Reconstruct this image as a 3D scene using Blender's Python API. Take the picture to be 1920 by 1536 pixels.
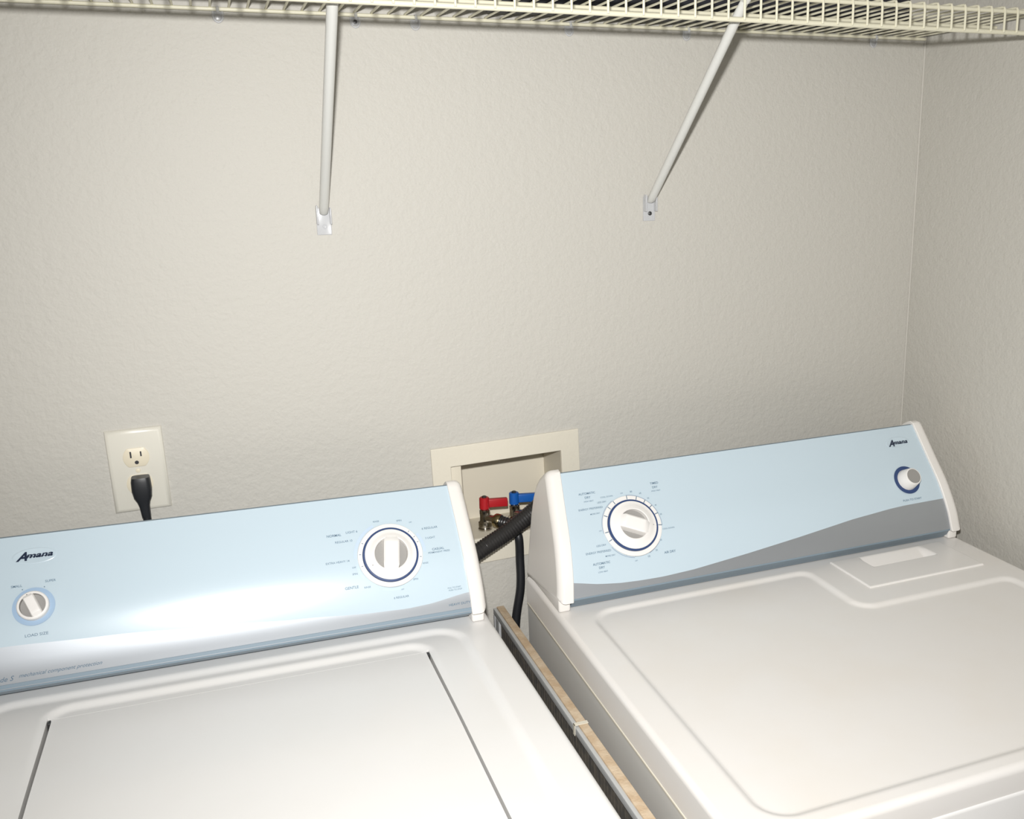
import bpy, bmesh, math, random
from mathutils import Vector, Matrix, Euler
from math import sin, cos, pi, sqrt, radians, atan2

for o in list(bpy.data.objects):
    bpy.data.objects.remove(o)
S = bpy.context.scene
COL = S.collection

# ------------------------------------------------------------------ camera
CAM = Vector((-0.1750, -1.4263, 1.5391))
YAW, PITCH, ROLL = radians(20.4901), radians(-13.0414), radians(-0.948)
FPX, PPX, PPY = 1760.74, 119.63, -28.18
fw = Vector((sin(YAW)*cos(PITCH), cos(YAW)*cos(PITCH), sin(PITCH)))
rt = Vector((cos(YAW), -sin(YAW), 0))
up = rt.cross(fw)
rt2 = rt*cos(ROLL) + up*sin(ROLL)
up2 = -rt*sin(ROLL) + up*cos(ROLL)
cd = bpy.data.cameras.new('camera')
cd.sensor_fit = 'HORIZONTAL'
cd.sensor_width = 36.0
cd.lens = 36.0*FPX/1920
cd.shift_x = -PPX/1920
cd.shift_y = PPY/1920
cd.clip_start = 0.02
cam = bpy.data.objects.new('camera', cd)
m = Matrix((rt2, up2, -fw)).transposed().to_4x4()
m.translation = CAM
cam.matrix_world = m
COL.objects.link(cam)
S.camera = cam

# ------------------------------------------------------------------ world, light, exposure
W = bpy.data.worlds.new('world')
S.world = W
W.use_nodes = True
W.node_tree.nodes['Background'].inputs[0].default_value = (1.0, 0.97, 0.92, 1)
W.node_tree.nodes['Background'].inputs[1].default_value = 0.25
vs = S.view_settings
vs.view_transform = 'Standard'
vs.look = 'None'
vs.gamma = 1.0
vs.use_curve_mapping = False
vs.exposure = 0.0
FLASH = CAM + rt2*-0.020 + up2*0.104
ld = bpy.data.lights.new('camera_flash', 'SPOT')
ld.energy = 92
ld.color = (1.0, 0.99, 0.975)
ld.shadow_soft_size = 0.018
ld.spot_size = radians(120)
ld.spot_blend = 1.0
lo = bpy.data.objects.new('camera_flash', ld)
lo.location = FLASH
aim = fw*FPX + rt2*(1180-960-PPX) - up2*(830-768-PPY)     # the beam points a little right of and below the lens axis
lo.rotation_euler = aim.to_track_quat('-Z', 'Y').to_euler()
COL.objects.link(lo)

# ------------------------------------------------------------------ materials
def mat(name, col, rough=0.5, metal=0.0, spec=0.5, bump=None, var=None, trans=0.0, alpha=1.0, coat=0.0):
    M = bpy.data.materials.new(name)
    M.use_nodes = True
    nt = M.node_tree
    b = nt.nodes['Principled BSDF']
    b.inputs['Base Color'].default_value = (*col, 1)
    b.inputs['Roughness'].default_value = rough
    b.inputs['Metallic'].default_value = metal
    b.inputs['Specular IOR Level'].default_value = spec
    b.inputs['Transmission Weight'].default_value = trans
    b.inputs['Alpha'].default_value = alpha
    b.inputs['Coat Weight'].default_value = coat
    tc = nt.nodes.new('ShaderNodeTexCoord')
    if bump:                                   # list of (scale, strength, detail)
        prev = None
        for sc, st, de in bump:
            n = nt.nodes.new('ShaderNodeTexNoise')
            n.inputs['Scale'].default_value = sc
            n.inputs['Detail'].default_value = de
            nt.links.new(tc.outputs['Object'], n.inputs['Vector'])
            bp = nt.nodes.new('ShaderNodeBump')
            bp.inputs['Strength'].default_value = st
            bp.inputs['Distance'].default_value = 0.002
            nt.links.new(n.outputs['Fac'], bp.inputs['Height'])
            if prev:
                nt.links.new(prev.outputs['Normal'], bp.inputs['Normal'])
            prev = bp
        nt.links.new(prev.outputs['Normal'], b.inputs['Normal'])
    if var:                                    # (scale, colour2, low, high): blotches of a second colour
        sc, c2, lo_, hi_ = var
        n = nt.nodes.new('ShaderNodeTexNoise')
        n.inputs['Scale'].default_value = sc
        n.inputs['Detail'].default_value = 4
        nt.links.new(tc.outputs['Object'], n.inputs['Vector'])
        r = nt.nodes.new('ShaderNodeMapRange')
        r.inputs['From Min'].default_value = lo_
        r.inputs['From Max'].default_value = hi_
        nt.links.new(n.outputs['Fac'], r.inputs['Value'])
        mx = nt.nodes.new('ShaderNodeMix')
        mx.data_type = 'RGBA'
        mx.inputs[6].default_value = (*col, 1)
        mx.inputs[7].default_value = (*c2, 1)
        nt.links.new(r.outputs[0], mx.inputs[0])
        nt.links.new(mx.outputs[2], b.inputs['Base Color'])
    return M

M_wall = mat('wall_paint', (0.530, 0.512, 0.466), 0.62, spec=0.35, bump=[(85, 0.62, 2.0), (230, 0.32, 2.0)])
M_ceil = mat('ceiling_paint', (0.70, 0.68, 0.63), 0.8, bump=[(60, 0.5, 2)])
M_floor = mat('floor_vinyl', (0.34, 0.29, 0.23), 0.5, var=(6, (0.28, 0.23, 0.18), 0.4, 0.6))
M_enamel = mat('white_enamel', (0.80, 0.79, 0.775), 0.28, spec=0.5, var=(9, (0.79, 0.777, 0.757), 0.45, 0.7))
M_dryer = mat('warm_white_enamel', (0.80, 0.776, 0.748), 0.30, spec=0.5, var=(7, (0.785, 0.748, 0.70), 0.45, 0.75))  # warmer white than the washer's, with faint stain blotches
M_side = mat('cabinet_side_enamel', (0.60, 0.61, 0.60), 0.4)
M_plastic = mat('white_plastic', (0.80, 0.772, 0.735), 0.35)
M_dial = mat('dial_plastic', (0.82, 0.80, 0.775), 0.32)
M_grey = mat('grey_plastic', (0.30, 0.29, 0.275), 0.5)
M_blue = mat('pale_blue_panel', (0.53, 0.635, 0.705), 0.24, spec=0.55)
M_silver = mat('brushed_silver_band', (0.43, 0.455, 0.485), 0.47, metal=0.75)
M_slate = mat('slate_blue_plastic', (0.215, 0.280, 0.335), 0.42)
M_navy = mat('navy_print', (0.025, 0.055, 0.16), 0.4)
M_ink = mat('dark_ink', (0.10, 0.17, 0.24), 0.5)
M_logo = mat('logo_ink', (0.012, 0.022, 0.05), 0.35)
M_paleblue = mat('powder_blue_ring', (0.33, 0.46, 0.62), 0.4)
M_inkmid = mat('grey_blue_print', (0.30, 0.36, 0.45), 0.4)
M_inkpale = mat('pale_blue_print', (0.50, 0.61, 0.74), 0.4)
M_dark = mat('dark_gap', (0.03, 0.03, 0.035), 0.7)
M_rubber = mat('black_rubber', (0.014, 0.015, 0.018), 0.42)
M_rubber2 = mat('black_hose_plastic', (0.022, 0.021, 0.021), 0.36)
M_brass = mat('valve_brass', (0.40, 0.33, 0.20), 0.24, metal=1.0)
M_chrome = mat('valve_chrome', (0.50, 0.47, 0.42), 0.18, metal=1.0)
M_red = mat('red_lever_plastic', (0.42, 0.012, 0.018), 0.38)
M_bluelev = mat('blue_lever_plastic', (0.008, 0.10, 0.40), 0.38)
M_ivory = mat('ivory_plastic', (0.70, 0.655, 0.55), 0.5, bump=[(140, 0.15, 2)])
M_ivory2 = mat('ivory_box_liner', (0.67, 0.62, 0.51), 0.5)
M_cover = mat('outlet_cover_plastic', (0.69, 0.665, 0.585), 0.32)
M_recept = mat('cream_receptacle_plastic', (0.75, 0.68, 0.53), 0.4)
M_wire = mat('cream_vinyl_coated_wire', (0.72, 0.69, 0.54), 0.42)
M_strut = mat('white_vinyl_strut', (0.63, 0.63, 0.60), 0.36)
M_clear = mat('clear_plastic', (0.72, 0.73, 0.75), 0.22, alpha=0.5)
M_screw = mat('dark_screw_steel', (0.10, 0.10, 0.10), 0.35, metal=0.8)
M_wood = mat('raw_particle_board', (0.52, 0.385, 0.25), 0.8, var=(45, (0.62, 0.50, 0.36), 0.4, 0.65), bump=[(300, 0.4, 2)])
M_alu = mat('dull_aluminium', (0.60, 0.61, 0.61), 0.5, metal=0.35)
M_mesh = mat('dusty_dark_mesh', (0.075, 0.07, 0.062), 0.85, var=(70, (0.12, 0.105, 0.085), 0.4, 0.6))
M_cloth = mat('dark_navy_vinyl', (0.012, 0.013, 0.02), 0.6)

# ------------------------------------------------------------------ helpers
def link_mesh(name, verts, faces, mats, parent=None, midx=None, smooth=False):
    me = bpy.data.meshes.new(name)
    me.from_pydata([tuple(v) for v in verts], [], faces)
    if not isinstance(mats, (list, tuple)):
        mats = [mats]
    for q in mats:
        me.materials.append(q)
    if midx:
        for p, i in zip(me.polygons, midx):
            p.material_index = i
    if smooth:
        for p in me.polygons:
            p.use_smooth = True
    me.update()
    o = bpy.data.objects.new(name, me)
    COL.objects.link(o)
    if parent:
        o.parent = parent
    return o

class MB:
    """collects shapes for ONE mesh object"""
    def __init__(s):
        s.v, s.f, s.m = [], [], []
    def add(s, vs_, fs_, mi=0):
        k = len(s.v)
        s.v += [Vector(q) for q in vs_]
        for f in fs_:
            s.f.append([i+k for i in f])
            s.m.append(mi)
    def box(s, a, b, mi=0, bev=0.0):
        x0, y0, z0 = (min(a[i], b[i]) for i in range(3))
        x1, y1, z1 = (max(a[i], b[i]) for i in range(3))
        if bev <= 0:
            vs_ = [(x0,y0,z0),(x1,y0,z0),(x1,y1,z0),(x0,y1,z0),(x0,y0,z1),(x1,y0,z1),(x1,y1,z1),(x0,y1,z1)]
            s.add(vs_, [(3,2,1,0),(4,5,6,7),(0,1,5,4),(1,2,6,5),(2,3,7,6),(3,0,4,7)], mi)
            return
        bm = bmesh.new()
        bmesh.ops.create_cube(bm, size=1.0)
        for v in bm.verts:
            v.co = Vector(((x0+x1)/2+v.co.x*(x1-x0), (y0+y1)/2+v.co.y*(y1-y0), (z0+z1)/2+v.co.z*(z1-z0)))
        bmesh.ops.bevel(bm, geom=list(bm.edges), offset=bev, segments=3, affect='EDGES', profile=0.5)
        bm.verts.index_update()
        s.add([v.co.copy() for v in bm.verts], [[v.index for v in f.verts] for f in bm.faces], mi)
        bm.free()
    def lathe(s, prof, M=None, n=40, mi=0, mis=None):
        """prof: list of (r, h) ; axis +Z of M"""
        M = M or Matrix.Identity(4)
        k = len(s.v)
        rings = []
        for r, h in prof:
            if r < 1e-6:
                s.v.append(M @ Vector((0, 0, h)))
                rings.append([len(s.v)-1])
            else:
                ids = []
                for i in range(n):
                    a = 2*pi*i/n
                    s.v.append(M @ Vector((r*cos(a), r*sin(a), h)))
                    ids.append(len(s.v)-1)
                rings.append(ids)
        for q in range(len(rings)-1):
            A, B = rings[q], rings[q+1]
            mm = mis[q] if mis else mi
            for i in range(n):
                j = (i+1) % n
                if len(A) == 1 and len(B) == 1:
                    continue
                if len(A) == 1:
                    f = [A[0], B[j], B[i]]
                elif len(B) == 1:
                    f = [A[i], A[j], B[0]]
                else:
                    f = [A[i], A[j], B[j], B[i]]
                s.f.append(f)
                s.m.append(mm)
    def tube(s, pts, rad, n=12, mi=0, cap=True, squash=None):
        pts = [Vector(p) for p in pts]
        if not callable(rad):
            r0 = rad
            rad = lambda t: r0
        N = len(pts)
        T = []
        for i in range(N):
            a, b = pts[max(i-1, 0)], pts[min(i+1, N-1)]
            T.append((b-a).normalized())
        ref = Vector((0, 0, 1)) if abs(T[0].z) < 0.9 else Vector((1, 0, 0))
        nrm = (ref - T[0]*ref.dot(T[0])).normalized()
        rings = []
        for i in range(N):
            nrm = (nrm - T[i]*nrm.dot(T[i])).normalized()
            bi = T[i].cross(nrm)
            ids = []
            R = rad(i/(N-1))
            q = squash(i/(N-1)) if squash else (1, 1)
            for k in range(n):
                a = 2*pi*k/n
                s.v.append(pts[i] + nrm*(cos(a)*R*q[0]) + bi*(sin(a)*R*q[1]))
                ids.append(len(s.v)-1)
            rings.append(ids)
        for i in range(N-1):
            for k in range(n):
                j = (k+1) % n
                s.f.append([rings[i][k], rings[i][j], rings[i+1][j], rings[i+1][k]])
                s.m.append(mi)
        if cap:
            s.f.append(list(reversed(rings[0]))); s.m.append(mi)
            s.f.append(list(rings[-1])); s.m.append(mi)
    def build(s, name, mats, parent=None, smooth=True, angle=35):
        o = link_mesh(name, s.v, s.f, mats, parent, s.m, False)
        bm = bmesh.new()
        bm.from_mesh(o.data)
        bmesh.ops.recalc_face_normals(bm, faces=bm.faces)
        if smooth:
            for f in bm.faces:
                f.smooth = True
            for e in bm.edges:
                if len(e.link_faces) == 2:
                    e.smooth = e.calc_face_angle(0) < radians(angle)
        bm.to_mesh(o.data)
        bm.free()
        return o

def empty(name, loc=(0, 0, 0), rot=(0, 0, 0)):
    o = bpy.data.objects.new(name, None)
    o.empty_display_size = 0.05
    o.location = loc
    o.rotation_euler = rot
    COL.objects.link(o)
    return o

def tag(o, label=None, cat=None, group=None, kind=None):
    if label: o['label'] = label
    if cat: o['category'] = cat
    if group: o['group'] = group
    if kind: o['kind'] = kind
    return o

def smooth01(x):
    x = max(0.0, min(1.0, x))
    return x*x*(3-2*x)

def spline(P, n=10):
    P = [Vector(p) for p in P]
    Q = [P[0]*2-P[1]] + P + [P[-1]*2-P[-2]]
    out = []
    for i in range(len(P)-1):
        a, b, c, e = Q[i:i+4]
        for k in range(n):
            t = k/n
            out.append(0.5*((2*b)+(c-a)*t+(2*a-5*b+4*c-e)*t*t+(3*b-a-3*c+e)*t**3))
    out.append(P[-1])
    return out

def text_mesh(body, size=1.0, shear=0.0, offset=0.0):
    cu = bpy.data.curves.new('t', 'FONT')
    cu.body = body
    cu.size = size
    cu.shear = shear
    cu.offset = offset
    cu.resolution_u = 3
    o = bpy.data.objects.new('t', cu)
    COL.objects.link(o)
    bpy.context.view_layer.update()
    dg = bpy.context.evaluated_depsgraph_get()
    me = bpy.data.meshes.new_from_object(o.evaluated_get(dg))
    vs_ = [v.co.copy() for v in me.vertices]
    fs_ = [list(p.vertices) for p in me.polygons]
    bpy.data.objects.remove(o)
    bpy.data.curves.remove(cu)
    bpy.data.meshes.remove(me)
    return vs_, fs_

# ------------------------------------------------------------------ the room
XR, XL, YF, ZC = 1.0296, -1.00, -2.30, 2.44
def slab(name, a, b, M):
    b_ = MB()
    b_.box(a, b)
    return tag(b_.build(name, M, smooth=False), kind='structure')
slab('floor', (XL-0.1, YF, -0.1), (XR+0.1, 0.14, 0.0), M_floor)
slab('ceiling', (XL-0.1, YF, ZC), (XR+0.1, 0.14, ZC+0.1), M_ceil)
slab('wall_right', (XR, YF, 0.0), (XR+0.1, 0.14, ZC), M_wall)
slab('wall_left', (XL-0.1, YF, 0.0), (XL, 0.14, ZC), M_wall)
# back wall with the hole that the recessed supply box sits in
hx0, hx1, hz0, hz1 = 0.128, 0.339, 0.940, 1.100
xs, zs_ = [XL, hx0, hx1, XR], [0.0, hz0, hz1, ZC]
b_ = MB()
for i in range(3):
    for k in range(3):
        if i == 1 and k == 1:
            continue
        b_.add([(xs[i],0,zs_[k]),(xs[i+1],0,zs_[k]),(xs[i+1],0,zs_[k+1]),(xs[i],0,zs_[k+1])], [(0,1,2,3)])
b_.add([(XL,0.14,0),(XR,0.14,0),(XR,0.14,ZC),(XL,0.14,ZC)], [(3,2,1,0)])
for (ax, az), (bx, bz) in (((hx0,hz0),(hx1,hz0)),((hx1,hz0),(hx1,hz1)),((hx1,hz1),(hx0,hz1)),((hx0,hz1),(hx0,hz0)),
                           ((XL,0),(XR,0)),((XR,0),(XR,ZC)),((XR,ZC),(XL,ZC)),((XL,ZC),(XL,0))):
    b_.add([(ax,0,az),(bx,0,bz),(bx,0.14,bz),(ax,0.14,az)], [(0,1,2,3)])
tag(link_mesh('wall_back', b_.v, b_.f, M_wall), kind='structure')
# caulk bead in the wall corner
b_ = MB()
b_.tube([(XR-0.001, -0.001, 0.0), (XR-0.001, -0.001, ZC)], 0.0016, n=8)
tag(b_.build('trim_1', mat('corner_caulk', (0.56, 0.54, 0.49), 0.5)), kind='structure')

# ------------------------------------------------------------------ washer and dryer
def sd_box(x, y, x0, x1, y0, y1, r):
    cx, cy = (x0+x1)/2, (y0+y1)/2
    qx, qy = abs(x-cx)-(x1-x0)/2+r, abs(y-cy)-(y1-y0)/2+r
    return sqrt(max(qx,0)**2+max(qy,0)**2)+min(max(qx,qy),0)-r

def smax(a, b, k):
    h = max(k-abs(a-b), 0)/k
    return max(a, b)+h*h*k*0.25

def heightfield(name, x0, x1, d0, d1, zf, M, parent, step=0.003, hole=None, skirt=None, edge_r=0.0, smooth=True):
    """sheet over (u, depth); machine axes: x = u, y = -depth"""
    nx, nd = max(2, round((x1-x0)/step)), max(2, round((d1-d0)/step))
    def axis(a, b, n):
        L = [a+(b-a)*i/n for i in range(n+1)]
        if edge_r:
            L = [v for v in L if a+edge_r*1.01 < v < b-edge_r*1.01]
            e = [edge_r*(1-cos(pi/2*i/5)) for i in range(6)]
            L = [a+q for q in e]+L+[b-q for q in reversed(e)]
        return L
    X, D = axis(x0, x1, nx), axis(d0, d1, nd)
    if hole:
        hx = hole
        X = sorted([v for v in X if min(abs(v-hx[0]), abs(v-hx[1])) > step*0.55]+[hx[0], hx[1]])
        D = sorted([v for v in D if min(abs(v-hx[2]), abs(v-hx[3])) > step*0.55]+[hx[2], hx[3]])
    V, F = [], []
    idx = {}
    for i, x in enumerate(X):
        for k, d in enumerate(D):
            z = zf(x, d)
            if edge_r:
                e = min(x-x0, x1-x, d-d0, d1-d)
                if e < edge_r:
                    z -= edge_r-sqrt(max(edge_r**2-(edge_r-e)**2, 0))
            idx[i, k] = len(V)
            V.append((x, -d, z))
    for i in range(len(X)-1):
        for k in range(len(D)-1):
            if hole:
                mx, md = (X[i]+X[i+1])/2, (D[k]+D[k+1])/2
                if hole[0] < mx < hole[1] and hole[2] < md < hole[3]:
                    continue
            F.append([idx[i, k], idx[i, k+1], idx[i+1, k+1], idx[i+1, k]])
    nsm = len(F)
    if skirt is not None:
        loop = [idx[i, 0] for i in range(len(X))]+[idx[len(X)-1, k] for k in range(1, len(D))]+\
               [idx[i, len(D)-1] for i in range(len(X)-2, -1, -1)]+[idx[0, k] for k in range(len(D)-2, 0, -1)]
        low = []
        for q in loop:
            v = V[q]
            low.append(len(V))
            V.append((v[0], v[1], skirt))
        n = len(loop)
        for a in range(n):
            b = (a+1) % n
            F.append([loop[a], loop[b], low[b], low[a]])
    if hole:
        hi = [i for i, x in enumerate(X) if hole[0]-1e-9 <= x <= hole[1]+1e-9]
        hk = [k for k, d in enumerate(D) if hole[2]-1e-9 <= d <= hole[3]+1e-9]
        loop = [idx[i, hk[0]] for i in hi]+[idx[hi[-1], k] for k in hk[1:]]+[idx[i, hk[-1]] for i in reversed(hi[:-1])]+[idx[hi[0], k] for k in reversed(hk[1:-1])]
        low = []
        for q in loop:
            v = V[q]
            low.append(len(V))
            V.append((v[0], v[1], v[2]-0.016))
        n = len(loop)
        for a in range(n):
            b = (a+1) % n
            F.append([loop[b], loop[a], low[a], low[b]])
    o = link_mesh(name, V, F, M, parent)
    bm = bmesh.new()
    bm.from_mesh(o.data)
    bmesh.ops.recalc_face_normals(bm, faces=bm.faces)
    bm.faces.ensure_lookup_table()
    # top must face up
    if bm.faces[nsm//2].normal.z < 0:
        bmesh.ops.reverse_faces(bm, faces=bm.faces)
    for f in bm.faces:
        f.smooth = True
    for e in bm.edges:
        if len(e.link_faces) == 2:
            e.smooth = e.calc_face_angle(0) < radians(50)
    bm.to_mesh(o.data)
    bm.free()
    return o

class Console:
    """the sloped, slightly bulging control face; (u, s): s = length up the face"""
    def __init__(s, prof, L0, L1, R0, R1):
        P = [Vector((d, z, 0)) for d, z in prof[1:]]
        s.foot = prof[0]
        s.cv = spline(P, 12)
        s.S = [0.0]
        for i in range(len(s.cv)-1):
            s.S.append(s.S[-1]+(s.cv[i+1]-s.cv[i]).length)
        s.len = s.S[-1]
        s.L0, s.L1, s.R0, s.R1 = L0, L1, R0, R1
    def at(s, t):
        t_ = max(0.0, min(s.len, t))
        for i in range(len(s.S)-1):
            if s.S[i+1] >= t_:
                k = (t_-s.S[i])/(s.S[i+1]-s.S[i])
                a, b = s.cv[i], s.cv[i+1]
                p = a.lerp(b, k)
                tg = (b-a).normalized()
                break
        p = p+tg*(t-t_)
        return p, tg
    def frame(s, u, t, off=0.0):
        p, tg = s.at(t)
        e = Vector((0, -tg.x, tg.y))
        n = Vector((1, 0, 0)).cross(e)
        o = Vector((u, -p.x, p.y))+n*off
        M = Matrix(((1, e.x, n.x, o.x), (0, e.y, n.y, o.y), (0, e.z, n.z, o.z), (0, 0, 0, 1)))
        return M
    def pt(s, u, t, off=0.0):
        return s.frame(u, t, off).translation
    def left(s, t): return s.L0+(s.L1-s.L0)*t/s.len
    def right(s, t): return s.R0+(s.R1-s.R0)*t/s.len

def console_panel(c, wave, parent, nu=72, ns=16):
    V, F, Mi = [], [], []
    lo_rows, hi_rows = 6, ns
    for i in range(nu+1):
        k = i/nu
        for j in range(lo_rows+hi_rows+1):
            um = c.L0+(c.R0-c.L0)*k
            w = wave(um)
            if j <= lo_rows:
                t = w*j/lo_rows
            else:
                t = w+(c.len-w)*(j-lo_rows)/hi_rows
            u = c.left(t)+(c.right(t)-c.left(t))*k
            V.append(c.pt(u, t))
    n = lo_rows+hi_rows+1
    for i in range(nu):
        for j in range(n-1):
            F.append([i*n+j, (i+1)*n+j, (i+1)*n+j+1, i*n+j+1])
            Mi.append(1 if j < lo_rows else 0)
    return link_mesh('control_panel', V, F, [M_blue, M_silver], parent, Mi, True)

def outline(c, grow=0.0):
    """closed side outline (depth, z) of the console: front face, round top, back"""
    pts = []
    for i, p in enumerate(c.cv):
        pts.append((p.x, p.y))
    d, z = pts[-1]
    pts += [(d-0.005, z+0.0012), (d-0.011, z-0.0010), (d-0.020, z-0.0060), (d-0.034, z-0.016), (d-0.046, z-0.029), (d-0.055, z-0.049), (d-0.060, z-0.080), (d-0.060, c.foot[1]+0.0015)]
    return pts

def grow_outline(pts, g):
    """offset the outline by g with mitred corners, without folding at the front bottom corner"""
    n = len(pts)
    P = [Vector(p) for p in pts]
    out = []
    for i in range(n):
        t1, t2 = (P[i]-P[i-1]).normalized(), (P[(i+1) % n]-P[i]).normalized()
        n1, n2 = Vector((t1.y, -t1.x)), Vector((t2.y, -t2.x))
        mt = (n1+n2)/max(0.35, 1+n1.dot(n2))
        out.append(P[i]+mt*g)
    if g < 0:
        bt = (P[0]-P[-1]).normalized()
        bn = Vector((-bt.y, bt.x))
        for i in range(1, n-1):
            if (out[i]-P[-1]).dot(bn) < -g:
                out[i] = out[0].copy() if i < n//2 else out[-1].copy()
    return [(p.x, p.y) for p in out]

def end_cap(c, side, parent):
    """moulded white end piece with rounded rim; side -1 left, +1 right"""
    base = outline(c)
    b_ = MB()
    inner = (lambda z: c.left((z-c.cv[0].y)/(c.cv[-1].y-c.cv[0].y)*c.len)) if side < 0 else (lambda z: c.right((z-c.cv[0].y)/(c.cv[-1].y-c.cv[0].y)*c.len))
    z0, z1 = c.cv[0].y, c.cv[-1].y
    def outer(z):
        k = (z-z0)/(z1-z0)
        w = 0.0225-0.001*k
        return inner(z)+side*w
    stations = [(0.0, -0.0078), (0.0, -0.0055), (0.0022, -0.0005), (0.006, 0.0030), (0.010, 0.0040), (0.9, 0.0040), (1.0, 0.0030)]
    rings = []
    for kk, (du, g) in enumerate(stations):
        ring = []
        for d, z in grow_outline(base, g):
            if du < 0.5:
                u = outer(z)-side*du
            else:
                u = inner(z)+side*(0.0004 if du < 0.95 else 0.0) - (side*0.0006 if du >= 0.95 else 0)
            ring.append((u, -d, z))
        rings.append(ring)
    n = len(rings[0])
    V = [p for r in rings for p in r]
    F = []
    for r in range(len(rings)-1):
        for i in range(n):
            j = (i+1) % n
            F.append([r*n+i, r*n+j, (r+1)*n+j, (r+1)*n+i])
    for r in (0, len(rings)-1):
        cc = sum((Vector(V[r*n+i]) for i in range(n)), Vector())/n
        V.append(tuple(cc))
        for i in range(n):
            F.append([r*n+i, r*n+(i+1) % n, len(V)-1])
    b_.add(V, F)
    # stepped foot under the cap
    zf = c.foot[1]
    u0, u1 = inner(z0)+side*0.0015, outer(z0)-side*0.0025
    b_.box((u0, -(c.cv[0].x-0.006), zf+0.0008), (u1, -0.010, z0+0.004), bev=0.003)
    return b_.build('end_cap', M_plastic, parent, angle=40)

def console_body(c, parent):
    pts = outline(c)
    pts = [(c.foot[0], c.foot[1]+0.001)]+pts
    V, F = [], []
    uL, uR = c.L0+0.001, c.R0-0.001
    n = len(pts)
    for k, (a, b) in enumerate(((c.L0, c.L1), (c.R0, c.R1))):
        for d, z in grow_outline(pts, -0.0012):
            t = max(0, min(1, (z-c.cv[0].y)/(c.cv[-1].y-c.cv[0].y)))
            V.append((a+(b-a)*t, -d, z))
    for i in range(n):
        j = (i+1) % n
        F.append([i, j, n+j, n+i])
    F.append(list(range(n))); F.append(list(range(n, 2*n)))
    b_ = MB(); b_.add(V, F)
    return b_.build('control_console', M_slate, parent)

def base_strip(c, parent, rise=0.0):
    """slate strip under the control face, tucked back towards the deck"""
    a = Vector((c.cv[0].x, c.cv[0].y))
    f = Vector((c.foot[0], c.foot[1]))
    prof = []
    if rise:
        q = c.at(rise)[0]
        prof += [(q.x-0.0010, q.y+0.0002), (q.x+0.0006, q.y-0.0004), (a.x+0.0006, a.y+0.0012)]
    prof += [(a.x-0.0005, a.y+0.0006), (a.x-0.001, a.y-0.003), (a.x-0.0035, a.y-0.0045)]
    mid = a.lerp(f, 0.62)
    prof += [(mid.x+0.0015, mid.y), (mid.x-0.0015, mid.y-0.0015), (f.x+0.001, f.y+0.0022), (f.x-0.012, f.y+0.0015), (f.x-0.012, a.y)]
    V, F = [], []
    n = len(prof)
    for u in (c.L0+0.0002, c.R0-0.0002):
        for d, z in prof:
            V.append((u, -d, z))
    for i in range(n):
        j = (i+1) % n
        F.append([i, j, n+j, n+i])
    F += [list(range(n)), list(range(n, 2*n))]
    b_ = MB(); b_.add(V, F)
    return b_.build('base_strip', M_slate, parent)

class Letters:
    """everything printed on the control face"""
    def __init__(s, c):
        s.c, s.b = c, MB()
    def put(s, body, ul, ur, t, mi=0, shear=0.0, off=0.0, hmax=None, lift=0.0004):
        vs_, fs_ = text_mesh(body, 1.0, shear, off)
        x0, x1 = min(v.x for v in vs_), max(v.x for v in vs_)
        y0, y1 = min(v.y for v in vs_), max(v.y for v in vs_)
        k = (ur-ul)/(x1-x0)
        ky = k
        if hmax and (y1-y0)*k > hmax:
            ky = hmax/(y1-y0)
        out = [s.c.pt(ul+(v.x-x0)*k, t+(v.y-(y0+y1)/2)*ky, lift) for v in vs_]
        s.b.add(out, fs_, mi)
    def arc(s, u, t, r0, r1, a0, a1, mi=1, lift=0.0003, n=None):
        n = n or max(3, int(abs(a1-a0)/6))
        V, F = [], []
        for i in range(n+1):
            a = radians(a0+(a1-a0)*i/n)
            V.append(s.c.pt(u+r0*cos(a), t+r0*sin(a), lift))
            V.append(s.c.pt(u+r1*cos(a), t+r1*sin(a), lift))
        for i in range(n):
            F.append([2*i, 2*i+1, 2*i+3, 2*i+2])
        s.b.add(V, F, mi)
    def ticks(s, u, t, r0, r1, angs, w=0.0007, mi=0, lift=0.0020):
        for a in angs:
            a = radians(a)
            dx, dy = cos(a), sin(a)
            q = [(r0, -w), (r1, -w), (r1, w), (r0, w)]
            s.b.add([s.c.pt(u+r*dx-k*dy/2, t+r*dy+k*dx/2, lift) for r, k in q], [(0, 1, 2, 3)], mi)
    def join(s, panel):
        k = len(panel.data.materials)
        for q in (M_ink, M_inkpale, M_inkmid):
            panel.data.materials.append(q)
        bm = bmesh.new()
        bm.from_mesh(panel.data)
        vs_ = [bm.verts.new(v) for v in s.b.v]
        for f, mi in zip(s.b.f, s.b.m):
            fa = bm.faces.new([vs_[i] for i in f])
            fa.material_index = k+mi
        bm.to_mesh(panel.data)
        bm.free()

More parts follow.
